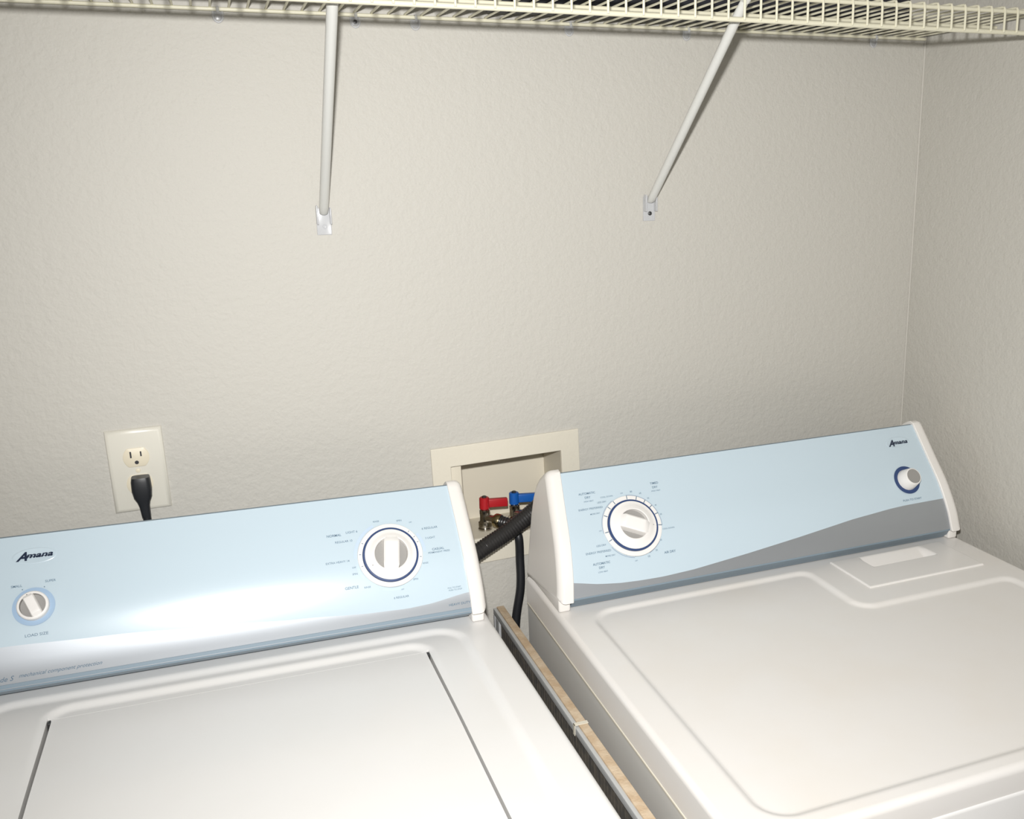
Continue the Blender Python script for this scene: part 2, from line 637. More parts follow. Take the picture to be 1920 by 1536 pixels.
def brand_badge(c, u0, u1, t, parent):
    """script nameplate on a faint raised oval"""
    b_ = MB()
    um, hw = (u0+u1)/2, (u1-u0)/2*1.22
    V, F = [], []
    n = 40
    rings = [(1.0, 0.0001), (0.95, 0.0004), (0.88, 0.0004), (0.82, 0.0002)]
    for k, h in rings:
        for i in range(n):
            a = 2*pi*i/n
            V.append(c.pt(um+hw*k*cos(a), t+0.0105*k*sin(a), h))
    for r in range(len(rings)-1):
        for i in range(n):
            j = (i+1) % n
            F.append([r*n+i, r*n+j, (r+1)*n+j, (r+1)*n+i])
    F.append([(len(rings)-1)*n+i for i in range(n)])
    b_.add(V, F, 0)
    w = u1-u0
    vs_, fs_ = text_mesh('A', 1.0, 0.42, 0.035)
    x0, x1 = min(v.x for v in vs_), max(v.x for v in vs_)
    y0, y1 = min(v.y for v in vs_), max(v.y for v in vs_)
    k = 0.30*w/(x1-x0)
    ky = 0.0118/(y1-y0)
    b_.add([c.pt(u0+(v.x-x0)*k, t-0.0058+(v.y-y0)*ky, 0.0012) for v in vs_], fs_, 1)
    vs_, fs_ = text_mesh('mana', 1.0, 0.30, 0.03)
    x0, x1 = min(v.x for v in vs_), max(v.x for v in vs_)
    y0, y1 = min(v.y for v in vs_), max(v.y for v in vs_)
    k = 0.735*w/(x1-x0)
    ky = 0.0052/(y1-y0)
    b_.add([c.pt(u0+w*0.265+(v.x-x0)*k, t-0.0030+(v.y-y0)*ky, 0.0012) for v in vs_], fs_, 1)
    # underline swash joining the letters
    a0 = c.pt(u0+w*0.22, t-0.0022, 0.0012)
    b_.add([c.pt(u0+w*0.20, t-0.0012, 0.0012), c.pt(u0+w*0.98, t-0.0020, 0.0012), c.pt(u0+w*0.98, t-0.0014, 0.0012), c.pt(u0+w*0.20, t-0.0003, 0.0012)], [(0, 1, 2, 3)], 1)
    return b_.build('brand_badge', [M_blue, M_logo], parent, angle=50)

def rot_frame(c, u, t, ang, off=0.0):
    return c.frame(u, t, off) @ Matrix.Rotation(radians(ang), 4, 'Z')

def grip_shape(b_, M, R, w, h0, h1, mi=0):
    """rounded bar across the dial: length 2R along local X, top width w, height h0..h1"""
    n = 14
    V, F = [], []
    sec = [(-w*0.58, h0), (-w*0.50, h1-0.0022), (-w*0.40, h1-0.0004), (0, h1), (w*0.40, h1-0.0004), (w*0.50, h1-0.0022), (w*0.58, h0)]
    for i in range(n+1):
        x = -R+2*R*i/n
        e = 1-abs(x)/R
        f = smooth01(e/0.34)
        for y, z in sec:
            V.append(M @ Vector((x, y*(0.86+0.14*f), h0+(z-h0)*(0.60+0.40*f))))
    m_ = len(sec)
    for i in range(n):
        for j in range(m_-1):
            F.append([i*m_+j, (i+1)*m_+j, (i+1)*m_+j+1, i*m_+j+1])
    F += [list(range(m_)), [n*m_+i for i in range(m_)]]
    b_.add(V, F, mi)

def big_dial(c, u, t, ang, rb, rr, parent, marker):
    b_ = MB()
    M = c.frame(u, t)
    b_.lathe([(rb, 0.0002), (rb-0.0006, 0.0014), (rb-0.003, 0.0018), (rr+0.0006, 0.0018), (rr+0.0004, 0.001)], M, 64)
    bez = b_.build('dial_bezel', M_dial, parent)
    M = rot_frame(c, u, t, ang)
    b_ = MB()
    ro = rr-0.0010
    rg = 0.0228
    b_.lathe([(rr+0.0003, 0.0008), (rr+0.0003, 0.0045), (rr-0.0004, 0.0052), (rr-0.0022, 0.0054), (rr-0.0024, 0.0054)], M, 64, 1)
    b_.lathe([(rr-0.0024, 0.0052), (rr-0.0030, 0.0062), (rr-0.0075, 0.0072), (rr-0.0095, 0.0084), (rg+0.0026, 0.0110), (rg+0.0010, 0.0116), (rg, 0.0108),
              (rg-0.0004, 0.0040), (rg-0.0008, 0.0036), (0, 0.0036)], M, 64, 0, [0, 0, 0, 0, 0, 0, 0, 2, 2])
    grip_shape(b_, M, rg+0.0012, 0.0212, 0.0036, 0.0165)
    d = b_.build('program_dial', [M_dial, M_navy, M_grey], parent)
    # pointer mark on the skirt
    k = MB()
    a = radians(marker)
    r = rr-0.0085
    P = [c.frame(u, t) @ Vector((r*cos(a)+q*cos(a+w), r*sin(a)+q*sin(a+w), 0.0081)) for q, w in ((0.0016, 0), (0.0012, 2.2), (0.0012, -2.2))]
    k.add(P, [(0, 1, 2)])
    k.build('pointer_mark', M_grey, d, smooth=False)
    return d

def cabinet(name_mat, w0, w1, dmax, ztop, roll, parent, seam):
    b_ = MB()
    z0 = 0.030
    t = 0.004
    bev = 0.006
    b_.box((w0+0.001, -0.001, z0), (w0+0.001+t, -dmax+0.008, ztop))
    b_.box((w1-0.001-t, -0.001, z0), (w1-0.001, -dmax+0.008, ztop))
    b_.box((w0+0.001+t, -0.001, z0), (w1-0.001-t, -0.001-t, ztop))
    b_.box((w0+0.001+t, -0.010, z0), (w1-0.001-t, -dmax+0.008, z0+t))
    cab = b_.build('cabinet', name_mat, parent, smooth=False)
    b_ = MB()
    b_.box((w0+0.001, -dmax+0.0085, z0), (w1-0.001, -dmax-0.002, seam), bev=0.004)
    b_.build('front_panel', M_enamel, parent)
    for x in (w0+0.05, w1-0.05):
        for d in (0.06, dmax-0.06):
            k = MB()
            zl = -x*roll
            k.lathe([(0, zl+0.0004), (0.018, zl+0.0004), (0.02, zl+0.004), (0.016, zl+0.012), (0.006, zl+0.013), (0.006, z0+0.003), (0, z0+0.003)], Matrix.Translation((x, -d, 0)), 16)
            k.build('levelling_foot', M_rubber, parent)
    return cab

# ---- washing machine -------------------------------------------------------
wroll, wyaw = radians(-0.8594), radians(0.5859)
HW = 0.9179
washer = empty('washing_machine', (0.1422+0.95*wroll, -0.0690, 0.0), (0, -wroll, wyaw))
tag(washer, 'white top load washing machine with pale blue control panel, left of the gap', 'washing machine')
WL, WD = -0.686, 0.665
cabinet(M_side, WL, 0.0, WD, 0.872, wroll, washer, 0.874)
LID = (-0.5627, -0.1021, 0.1855, 0.640)
def wz(x, d):
    s1 = sd_box(x, d, WL+0.042, -0.0455, 0.1415, 0.648, 0.045)
    z = HW-0.0045*smooth01((-s1+0.002)/0.013)
    s2 = sd_box(x, d, LID[0]-0.006, LID[1]+0.006, 0.1625, 0.90, 0.034)
    k = smooth01((-s2+0.002)/0.014)
    fade = 1-smooth01((d-0.186)/0.20)
    return z-0.0050*k*fade
deck = heightfield('top_deck', WL, 0.0, 0.0, WD, wz, M_enamel, washer, 0.003, LID, 0.872, 0.007)
lid = heightfield('lid', LID[0]+0.0042, LID[1]-0.0036, LID[2]+0.0003, LID[3]-0.003, lambda x, d: wz(x, d)-0.0001, M_enamel, washer, 0.004, None, HW-0.024, 0.0)
# dark hinge ends in the two side slots
for x in (LID[0]+0.0022, LID[1]-0.0018):
    k = MB()
    k.box((x-0.0016, -0.1875, HW-0.018), (x+0.0016, -0.196, HW-0.0085), bev=0.0006)
    k.build('hinge_pin', M_screw, washer)
wprof = [(.121, .9179), (.150, .940), (.1427, .969), (.1240, 1.010), (.0950, 1.050), (.0545, 1.0984)]
wc = Console(wprof, WL+0.0304, WL+0.0378, -0.0304, -0.0378)
wcon = console_body(wc, washer)
def wwave(u):
    pts = [(-0.70, .052), (-0.6099, .0505), (-0.4952, .0452), (-0.3712, .0370), (-0.2656, .0275), (-0.1678, .0200), (-0.12, .0183), (-0.0939, .0195), (-0.0284, .0277), (0.0, .033)]
    for (a, b), (c_, d_) in zip(pts, pts[1:]):
        if u <= c_:
            return b+(d_-b)*smooth01((u-a)/(c_-a))*0.5+(d_-b)*0.5*(u-a)/(c_-a)
    return pts[-1][1]
wpan = console_panel(wc, wwave, wcon)
base_strip(wc, wcon, 0.0058)
end_cap(wc, 1, wcon)
end_cap(wc, -1, wcon)
big_dial(wc, -0.1354, 0.0950, 82, 0.0452, 0.0382, washer, 205)
# load size knob
kb = MB()
M = wc.frame(-0.5742, 0.0940)
kb.lathe([(0.0235, 0.0001), (0.0235, 0.0007), (0.0, 0.0007)], M, 48)
kb.build('knob_ring', M_paleblue, washer)
kb = MB()
M = rot_frame(wc, -0.5742, 0.0940, 113)
kb.lathe([(0.0178, 0.0006), (0.0176, 0.0085), (0.0165, 0.0098), (0.0150, 0.0100), (0.0143, 0.0092), (0.0141, 0.0035), (0, 0.0032)], M, 48, 0, [0, 0, 0, 0, 1, 1])
grip_shape(kb, M, 0.0155, 0.0125, 0.0032, 0.0135)
kn = kb.build('load_size_knob', [M_dial, M_grey], washer)
k = MB()
k.box((0.0118, -0.0006, 0.0098), (0.0150, 0.0006, 0.0103))
k.v = [M @ v for v in k.v]
k.build('pointer_mark', M_screw, kn, smooth=False)
L = Letters(wc)
for body, a, b, t in [('NORMAL', -.2178, -.1981, .1334), ('CASUAL', -.0765, -.0594, .0946), ('GENTLE', -.202, -.1839, .0580)]:
    L.put(body, a, b, t, off=0.012)
for body, a, b, t in [('LIGHT 6', -.1915, -.1758, .1354), ('REGULAR 10', -.2076, -.1843, .1232), ('EXTRA HEAVY 14', -.2235, -.1919, .0950),
                      ('OFF', -.1895, -.1840, .0846), ('SPIN', -.1902, -.1832, .0757), ('RINSE', -.1764, -.1676, .0555), ('6 REGULAR', -.1381, -.1173, .0354),
                      ('RINSE', -.1525, -.1441, .1462), ('SPIN', -.1200, -.1128, .1432), ('OFF', -.1028, -.0985, .1385), ('6 REGULAR', -.0863, -.0636, .1266), ('3 LIGHT', -.0835, -.0694, .1120),
                      ('PERMANENT PRESS', -.0827, -.0518, .0900), ('RINSE', -.0925, -.0847, .0768), ('SPIN', -.1088, -.1020, .0567), ('OFF', -.1268, -.1228, .0455),
                      ('PULL TO START', -.0620, -.0428, .0372), ('PUSH TO STOP', -.0608, -.0418, .0338), ('HEAVY DUTY', -.0625, -.0316, .0135),
                      ('SMALL', -.5990, -.5868, .1222), ('SUPER', -.5616, -.5498, .1240), ('LOAD SIZE', -.5846, -.5593, .0596)]:
    L.put(body, a, b, t, off=0.004, hmax=0.0034)
L.put('mechanical component protection', -.5937, -.5027, .0130, shear=0.45, hmax=0.0062)
L.put('de S', -.6135, -.5985, .0122, shear=0.4, hmax=0.0075)
for a0, a1 in ((112, 178), (-2, 32), (250, 284), (188, 214)):
    L.arc(-0.1354, 0.0950, 0.0462, 0.0502, a0, a1)
L.ticks(-0.1354, 0.0950, 0.0405, 0.0432, [107, 78, 68, 45, 30, 18, 348, 318, 305, 279, 271, 263, 238, 208, 195, 172, 150], 0.0008, lift=0.0026)
L.ticks(-0.5742, 0.0940, 0.0250, 0.0262, [62, 118], 0.0010)
L.join(wpan)
brand_badge(wc, -.594, -.5525, .1592, wcon)

# ---- dryer -----------------------------------------------------------------
droll, dyaw = radians(0.61), radians(-0.4327)
HD, DW, DD = 0.914, 0.7367, 0.684
dryer = empty('clothes_dryer', (0.2387+0.95*droll, -0.0741, 0.0), (0, -droll, dyaw))
tag(dryer, 'white clothes dryer with lint door on top, right of the gap', 'clothes dryer')
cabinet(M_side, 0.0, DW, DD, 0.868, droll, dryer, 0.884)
k = MB()
k.box((-0.0010, -0.004, 0.8655), (0.0012, -DD+0.012, 0.8688), bev=0.0008)  # pale bead added to imitate light caught by the cabinet's rounded top edge
k.build('seam_highlight', M_ivory, dryer)
def dz(x, d):
    r = sd_box(x, d, 0.0435, 0.697, 0.162, 0.662, 0.040)
    nb = sd_box(x, d, 0.4225, 1.2, -0.5, 0.303, 0.026)
    s = smax(r, -nb, 0.022)
    z = HD-0.0040*smooth01((-s+0.001)/0.010)
    # shallow seat the lint door lies in
    return z
heightfield('top_panel', 0.0, DW, 0.0, DD, dz, M_dryer, dryer, 0.003, (0.4725, 0.6875, 0.1565, 0.2565), 0.869, 0.008)
def lz(x, d):
    z = HD+0.0026
    fx = smooth01((x-0.5215)/0.004)*smooth01((0.6485-x)/0.012)
    if 0.160 < d < 0.1995:
        k = (d-0.160)/(0.1965-0.160)
        dep = 0.0185*min(1.0, k)*(1 if d < 0.1965 else max(0.0, (0.1995-d)/0.003))
        z -= dep*fx
    return z
ltd = heightfield('lint_screen_door', 0.4705, 0.6895, 0.1545, 0.2585, lz, M_dryer, dryer, 0.0015, None, HD-0.0205, 0.0022)
dprof = [(.140, .914), (.157, .936), (.148, .968), (.127, 1.010), (.098, 1.050), (.063, 1.0988)]
dc = Console(dprof, 0.0240, 0.0412, 0.7115, 0.6975)
dcon = console_body(dc, dryer)
def dwave(u):
    pts = [(0.0, .028), (0.0258, .0235), (0.0643, .0155), (0.10, .0112), (0.1327, .0095), (0.17, .0090), (0.2223, .0113), (0.3167, .0205), (0.4159, .0316), (0.5209, .0445), (0.60, .0510), (0.6297, .0523), (0.7094, .0530), (0.75, .0525)]
    for (a, b), (c_, d_) in zip(pts, pts[1:]):
        if u <= c_:
            return b+(d_-b)*(u-a)/(c_-a)
    return pts[-1][1]
dpan = console_panel(dc, dwave, dcon)
base_strip(dc, dcon)
end_cap(dc, 1, dcon)
end_cap(dc, -1, dcon)
big_dial(dc, 0.1362, 0.0925, -25, 0.0475, 0.0398, dryer, -10)
# push-to-start button
kb = MB()
M = dc.frame(0.6449, 0.0940)
kb.lathe([(0.0243, 0.0001), (0.0243, 0.0008), (0, 0.0008)], M, 48)
kb.build('button_ring', M_navy, dryer)
kb = MB()
kb.lathe([(0.0182, 0.0008), (0.0176, 0.003), (0.0148, 0.0190), (0.0138, 0.0203), (0.0124, 0.0206), (0.0120, 0.0198), (0, 0.0196)], M, 48, 0, [0, 0, 0, 0, 1, 1])
kb.build('start_button', [M_dial, M_grey], dryer)
L = Letters(dc)
for body, a, b, t in [('AUTOMATIC', .0633, .0903, .1528), ('DRY', .0720, .0812, .1464), ('AUTOMATIC', .0617, .0892, .0446), ('DRY', .0706, .0798, .0386),
                      ('TIMED', .1825, .1962, .1536), ('DRY', .1846, .1936, .1470), ('AIR DRY', .1783, .1974, .0442)]:
    L.put(body, a, b, t, off=0.012, hmax=0.0042)
for body, a, b, t in [('HIGH HEAT', .0692, .0848, .1403), ('COOL DOWN', .0965, .1169, .1432), ('LESS DRY', .0897, .1047, .1360), ('ENERGY PREFERRED', .0578, .0966, .1284),
                      ('MORE DRY', .0745, .0901, .1196), ('LESS DRY', .0725, .0881, .0705), ('ENERGY PREFERRED', .0539, .0939, .0615), ('MORE DRY', .0837, .0994, .0536),
                      ('LOW HEAT', .0683, .0838, .0322), ('HIGH HEAT', .1815, .1968, .1412), ('COOL DOWN', .1834, .2032, .0796),
                      ('80', .1462, .1498, .1455), ('60', .1605, .1640, .1408), ('50', .1716, .1748, .1312), ('40', .1808, .1840, .1185), ('30', .1852, .1884, .1030),
                      ('30', .1748, .1782, .0640), ('20', .1648, .1682, .0500), ('10', .1510, .1544, .0428), ('OFF', .1288, .1332, .0395), ('OFF', .0815, .0858, .0920), ('OFF', .1300, .1344, .1450),
                      ('PUSH TO START', .6252, .6629, .0601)]:
    L.put(body, a, b, t, off=0.004, hmax=0.0032)
for a0, a1 in ((-8, 88), (118, 186), (214, 262), (292, 322)):
    L.arc(0.1362, 0.0925, 0.0480, 0.0489, a0, a1, mi=2)
L.ticks(0.1362, 0.0925, 0.0412, 0.0470, [-8, 16, 34, 50, 68, 88, 118, 134, 153, 186, 203, 228, 244, 262, 292, 306, 322], 0.0012, lift=0.0028)
L.join(dpan)
brand_badge(dc, .6335, .6742, .1612, dcon)

# ------------------------------------------------------------------ framed panel standing in the gap
px0, px1, pyb, pyf, pz = 0.0, 0.0125, 0.0, -0.70, 0.842
pan = empty('framed_screen_panel', (0.2012, -0.021, 0.0), (0, 0, radians(0.55)))
tag(pan, 'thin framed panel with raw tan top edge standing in the gap between washer and dryer', 'panel')
b_ = MB()
b_.box((0.0015, 0.0, 0.001), (0.0135, pyf, pz), bev=0.0006)
b_.build('board', M_wood, pan)
b_ = MB()
x0, x1 = -0.0045, 0.0013
b_.box((x0, 0.0, pz-0.012), (x1, pyf, pz-0.0015), bev=0.001)
b_.box((x0, 0.0, 0.001), (x1, pyf, 0.03), bev=0.001)
b_.box((x0, 0.0, 0.032), (x1, -0.006, pz-0.013))
b_.box((x0, -0.012, 0.032), (x1, -0.030, pz-0.013))
b_.box((x0, pyf+0.03, 0.032), (x1, pyf, pz-0.013))
b_.build('metal_frame', M_alu, pan)
b_ = MB()
b_.box((-0.0008, -0.0065, 0.031), (0.0012, -0.0115, pz-0.0125), 0)
b_.box((-0.0008, -0.0305, 0.031), (0.0012, pyf+0.0305, pz-0.0125), 0)
for k in range(60):
    y = -0.034-0.0105*k
    b_.box((-0.0011, y, 0.031), (-0.0007, y-0.0022, pz-0.0125), 0)
b_.build('mesh_infill', M_mesh, pan, smooth=False)
b_ = MB()
b_.box((-0.0052, -0.372, pz-0.014), (-0.0044, -0.378, pz+0.0014))
b_.box((-0.0052, -0.372, pz+0.0004), (0.0142, -0.378, pz+0.0014))
b_.build('white_clip', M_ivory, pan, smooth=False)

# ------------------------------------------------------------------ wall outlet with plug
ot = empty('wall_outlet', (-0.3507+0.0374*cos(radians(.958)), 0.0, 1.2015-0.0608), (0, -radians(0.958), 0))
ot.location = (-0.3507+0.0374+0.0010, 0.0, 1.2015-0.0608+0.0006)
tag(ot, 'ivory duplex wall outlet with a black plug in its lower socket', 'outlet')
def plate_prof(w, h, steps, holes=()):
    b = MB()
    rings = []
    for inset, y in steps:
        rings.append([(-w/2+inset, y, -h/2+inset), (w/2-inset, y, -h/2+inset), (w/2-inset, y, h/2-inset), (-w/2+inset, y, h/2-inset)])
    V = [p for r in rings for p in r]
    F = []
    for r in range(len(rings)-1):
        for i in range(4):
            j = (i+1) % 4
            F.append([r*4+i, r*4+j, r*4+4+j, r*4+4+i])
    F.append([len(V)-4+i for i in range(4)])
    b.add(V, F)
    return b
b_ = plate_prof(0.0748, 0.1216, [(0.0, 0.0), (0.0002, -0.0012), (0.0016, -0.0034), (0.0046, -0.0052), (0.0060, -0.0055)])
b_.build('cover_plate', M_cover, ot, angle=50)
for zc in (0.0197, -0.0197):
    b_ = MB()
    V = []
    n = 48
    for (gx, y) in ((0.0, -0.0050), (0.0, -0.0066), (0.0012, -0.0072)):
        for i in range(n):
            a = 2*pi*i/n
            x = (0.0172-gx)*cos(a)
            z = max(-0.0137+gx, min(0.0137-gx, (0.0172-gx)*sin(a)))
            V.append((x, y, zc+z))
    F = []
    for r in range(2):
        for i in range(n):
            j = (i+1) % n
            F.append([r*n+i, r*n+j, (r+1)*n+j, (r+1)*n+i])
    F.append([2*n+i for i in range(n)])
    b_.add(V, F, 0)
    b_.box((-0.0078, -0.0070, zc+0.0000), (-0.0056, -0.0074, zc+0.0092), 1)
    b_.box((0.0056, -0.0070, zc+0.0012), (0.0076, -0.0074, zc+0.0084), 1)
    Mx = Matrix.Translation((0.0, -0.0073, zc-0.0072)) @ Matrix.Rotation(pi/2, 4, 'X')
    b_.lathe([(0.0027, 0.0), (0.0027, 0.0002), (0, 0.0002)], Mx, 16, 1)
    b_.build('receptacle', [M_recept, M_dark], ot, angle=40)
k = MB()
k.lathe([(0.0032, 0), (0.0030, 0.0010), (0.0012, 0.0014), (0, 0.0014)], Matrix.Translation((0, -0.0055, 0)) @ Matrix.Rotation(pi/2, 4, 'X'), 20)
k.build('cover_screw', M_recept, ot)

plug = empty('power_plug', (-0.3115, 0.0, 1.1209))
tag(plug, 'black power plug and cord hanging from the lower outlet socket down behind the washer', 'power plug')
b_ = MB()
secs = [(0.0145, 0.0118, 0.008, 0.0285), (0.009, 0.0128, 0.008, 0.0300), (-0.004, 0.0132, 0.008, 0.0300), (-0.014, 0.0118, 0.009, 0.0300), (-0.021, 0.0085, 0.011, 0.029), (-0.028, 0.0068, 0.013, 0.0285), (-0.044, 0.0058, 0.014, 0.0275)]
V, F = [], []
n = 20
for z, hw, y0, y1 in secs:
    cy, hy = -(y0+y1)/2, (y1-y0)/2
    for i in range(n):
        a = 2*pi*i/n
        cx, cz = cos(a), sin(a)
        e = 0.5
        V.append((0.002+hw*math.copysign(abs(cx)**e, cx)+(-z*0.05 if z < 0 else 0), cy+hy*math.copysign(abs(cz)**e, cz), z))
for r in range(len(secs)-1):
    for i in range(n):
        j = (i+1) % n
        F.append([r*n+i, r*n+j, (r+1)*n+j, (r+1)*n+i])
F += [list(range(n)), [(len(secs)-1)*n+i for i in range(n)]]
b_.add(V, F)
b_.build('plug_body', M_rubber, plug, angle=45)
b_ = MB()
for x in (-0.0064, 0.0064):
    b_.box((x-0.0008, -0.0085, -0.0015), (x+0.0008, -0.0073, 0.0055))
b_.build('prong', M_chrome, plug, smooth=False)
b_ = MB()
b_.tube(spline([(0.0042, -0.0207, -0.040), (0.0052, -0.0215, -0.060), (0.0075, -0.0250, -0.090), (0.014, -0.032, -0.20), (0.02, -0.036, -0.45)], 8), lambda t: 0.0056-0.0006*t, 12)
b_.build('cord', M_rubber, plug)

# ------------------------------------------------------------------ recessed water supply box
BT = radians(1.6366)
box = empty('water_supply_box', (0.1088, 0.0, 1.1209), (0, -BT, 0))
tag(box, 'ivory recessed water supply box in the wall between the two machines', 'supply box')
BW, BH = 0.2514, 0.2075
ix0, ix1, iz0, iz1 = 0.0310, 0.2190, -0.1640, -0.0335
b_ = MB()
def frame_ring(b, o, i, y0, y1, mi=0):
    (ox0, ox1, oz0, oz1), (jx0, jx1, jz0, jz1) = o, i
    O = [(ox0, oz0), (ox1, oz0), (ox1, oz1), (ox0, oz1)]
    I = [(jx0, jz0), (jx1, jz0), (jx1, jz1), (jx0, jz1)]
    V = [(x, y, z) for y in (y0, y1) for x, z in O]+[(x, y, z) for y in (y0, y1) for x, z in I]
    F = []
    for k in range(4):
        j = (k+1) % 4
        F += [[4+k, 4+j, 12+j, 12+k], [k, j, 4+j, 4+k], [8+k, 12+k, 12+j, 8+j], [k, 8+k, 8+j, j]]
    b.add(V, F, mi)
frame_ring(b_, (0, BW, -BH, 0), (ix0, ix1, iz0, iz1), -0.0002, -0.0040)
o = b_.build('face_frame', M_ivory, box, smooth=False)
bv = o.modifiers.new('bevel', 'BEVEL'); bv.width = 0.0012; bv.segments = 2; bv.limit_method = 'ANGLE'
b_ = MB()
D_ = 0.094
t = 0.003
b_.box((ix0-t, -0.0001, iz0), (ix0, D_, iz1))
b_.box((ix1, -0.0001, iz0), (ix1+t, D_, iz1))
b_.box((ix0-t, -0.0001, iz1), (ix1+t, D_, iz1+t))
b_.box((ix0-t, -0.0001, iz0-t), (ix1+t, D_, iz0))
b_.box((ix0-t, D_, iz0-t), (ix1+t, D_+t, iz1+t))
b_.build('box_liner', M_ivory2, box, smooth=False)
b_ = MB()
b_.box((ix0+0.0002, 0.006, iz0+0.0002), (ix0+0.0185, 0.012, iz1-0.0002), bev=0.0008)
b_.build('side_flange', M_ivory2, box)

def valve(name, loc, lever_mat, label, lever_ang, outlet_dir):
    v = empty(name, loc)
    tag(v, label, 'valve', 'water valves in the supply box')
    b = MB()
    b.lathe([(0.0, 0.0), (0.0118, 0.0), (0.0118, 0.002), (0.0100, 0.0035), (0.0112, 0.005), (0.0112, 0.013), (0.0086, 0.0155), (0.0082, 0.026), (0.0088, 0.028), (0.0088, 0.034), (0.0060, 0.0365), (0.0060, 0.041), (0, 0.041)], n=24)
    dv = Vector(outlet_dir).normalized()
    Mo = Matrix.Translation((0, 0, 0.021)) @ dv.to_track_quat('Z', 'Y').to_matrix().to_4x4()
    b.lathe([(0.0072, 0.002), (0.0072, 0.018), (0.0084, 0.019), (0.0084, 0.026), (0, 0.026)], Mo, 20)
    b.build('valve_body', M_chrome, v)
    b = MB()
    b.lathe([(0.0088, 0.022), (0.0118, 0.0225), (0.0122, 0.025), (0.0118, 0.031), (0.0104, 0.0335), (0.0078, 0.034)], Mo, 20)
    b.build('hose_coupling', M_brass, v)
    b = MB()
    Ml = Matrix.Rotation(radians(lever_ang), 4, 'Z')
    b.lathe([(0.0, 0.0565), (0.0070, 0.0565), (0.0084, 0.0552), (0.0086, 0.0372), (0.0078, 0.0365), (0, 0.0365)], None, 28)
    k = len(b.v)
    b.box((0.0045, -0.0042, 0.0385), (0.0395, 0.0042, 0.0530), bev=0.0012)
    for i in range(k, len(b.v)):
        q = b.v[i]
        if q.x > 0.02:
            q.z -= (q.x-0.0045)*0.04
        b.v[i] = Ml @ q
    lv = b.build('lever_handle', lever_mat, v)
    b = MB()
    b.lathe([(0.0042, 0.0560), (0.0042, 0.0580), (0.003, 0.0590), (0, 0.0590)], None, 6)
    b.build('lever_nut', M_screw, lv)
    return v
FZ = 0.9583
VR = Vector((0.2030, 0.034, FZ+0.0020))
VB = Vector((0.2553, 0.034, FZ+0.0036))
valve('water_valve', VR, M_red, 'brass water valve with a red lever, nearer the washer', -4, (0.62, -0.78, -0.06))
valve('water_valve', VB, M_bluelev, 'brass water valve with a blue lever, beside the dryer console', -6, (0.55, -0.80, 0.02))

# hoses
def corrugated(path, r, depth, pitch, n=16):
    P = [Vector(p) for p in path]
    # resample by length
    Ls = [0.0]
    for a, b in zip(P, P[1:]):
        Ls.append(Ls[-1]+(b-a).length)
    step = pitch/6
    m_ = int(Ls[-1]/step)
    out = []
    j = 0
    for i in range(m_+1):
        d = i*step
        while j < len(P)-2 and Ls[j+1] < d:
            j += 1
        k = (d-Ls[j])/(Ls[j+1]-Ls[j])
        out.append(P[j].lerp(P[j+1], k))
    return out, (lambda t: r-depth*0.5*(1-cos(2*pi*t*m_/6)))
b_ = MB()
path = spline([(0.050, -0.046, 0.780), (0.084, -0.046, 0.882), (0.126, -0.044, 0.929), (0.1764, -0.042, 0.9565), (0.2144, -0.038, 0.9740), (0.2504, -0.033, 0.9930), (0.2820, -0.0235, 1.0100), (0.3060, -0.006, 1.0160), (0.3120, 0.028, 1.0080), (0.3120, 0.058, 0.9820)], 12)
P, R = corrugated(path, 0.0144, 0.0011, 0.0046)
b_.tube(P, R, 18)
tag(b_.build('drain_hose', M_rubber2), 'thick black corrugated drain hose crossing in front of the supply box', 'hose')
def supply_hose(name, V0, outdir, pts, label):
    h = empty(name, V0)
    tag(h, label, 'hose', 'rubber supply hoses')
    d = Vector(outdir).normalized()
    a = Vector((0, 0, 0.021))+d*0.0345
    a2 = a+d*0.014
    b = MB()
    path = spline([a, a2]+[Vector(p)-V0 for p in pts], 10)
    P_ = [q for q in path]
    b.tube(P_, lambda t: 0.0072, 14)
    b.build('hose_tube', M_rubber, h)
    b = MB()
    P_, R_ = corrugated(spline([a, a+d*0.01, a+d*0.022+Vector((0, 0, -0.002)), a+d*0.030+Vector((0.001, 0, -0.005))], 6), 0.0100, 0.0012, 0.0046)
    b.tube(P_, R_, 16)
    b.build('strain_relief', M_rubber2, h)
    return h
supply_hose('supply_hose', VR, (0.62, -0.78, -0.06), [(0.2430, -0.0010, 0.9745), (0.2462, -0.0142, 0.9590), (0.2472, -0.0158, 0.9440), (0.2475, -0.0150, 0.920), (0.2455, -0.020, 0.870), (0.2345, -0.022, 0.805), (0.2290, -0.030, 0.70), (0.2285, -0.040, 0.55)],
            'smooth black supply hose hanging down from the red lever valve into the gap')
supply_hose('supply_hose', VB, (0.55, -0.80, 0.02), [(0.300, -0.034, 0.968), (0.312, -0.040, 0.930), (0.314, -0.042, 0.86), (0.30, -0.044, 0.70), (0.27, -0.044, 0.55)],
            'black supply hose from the blue lever valve, half hidden behind the dryer console')

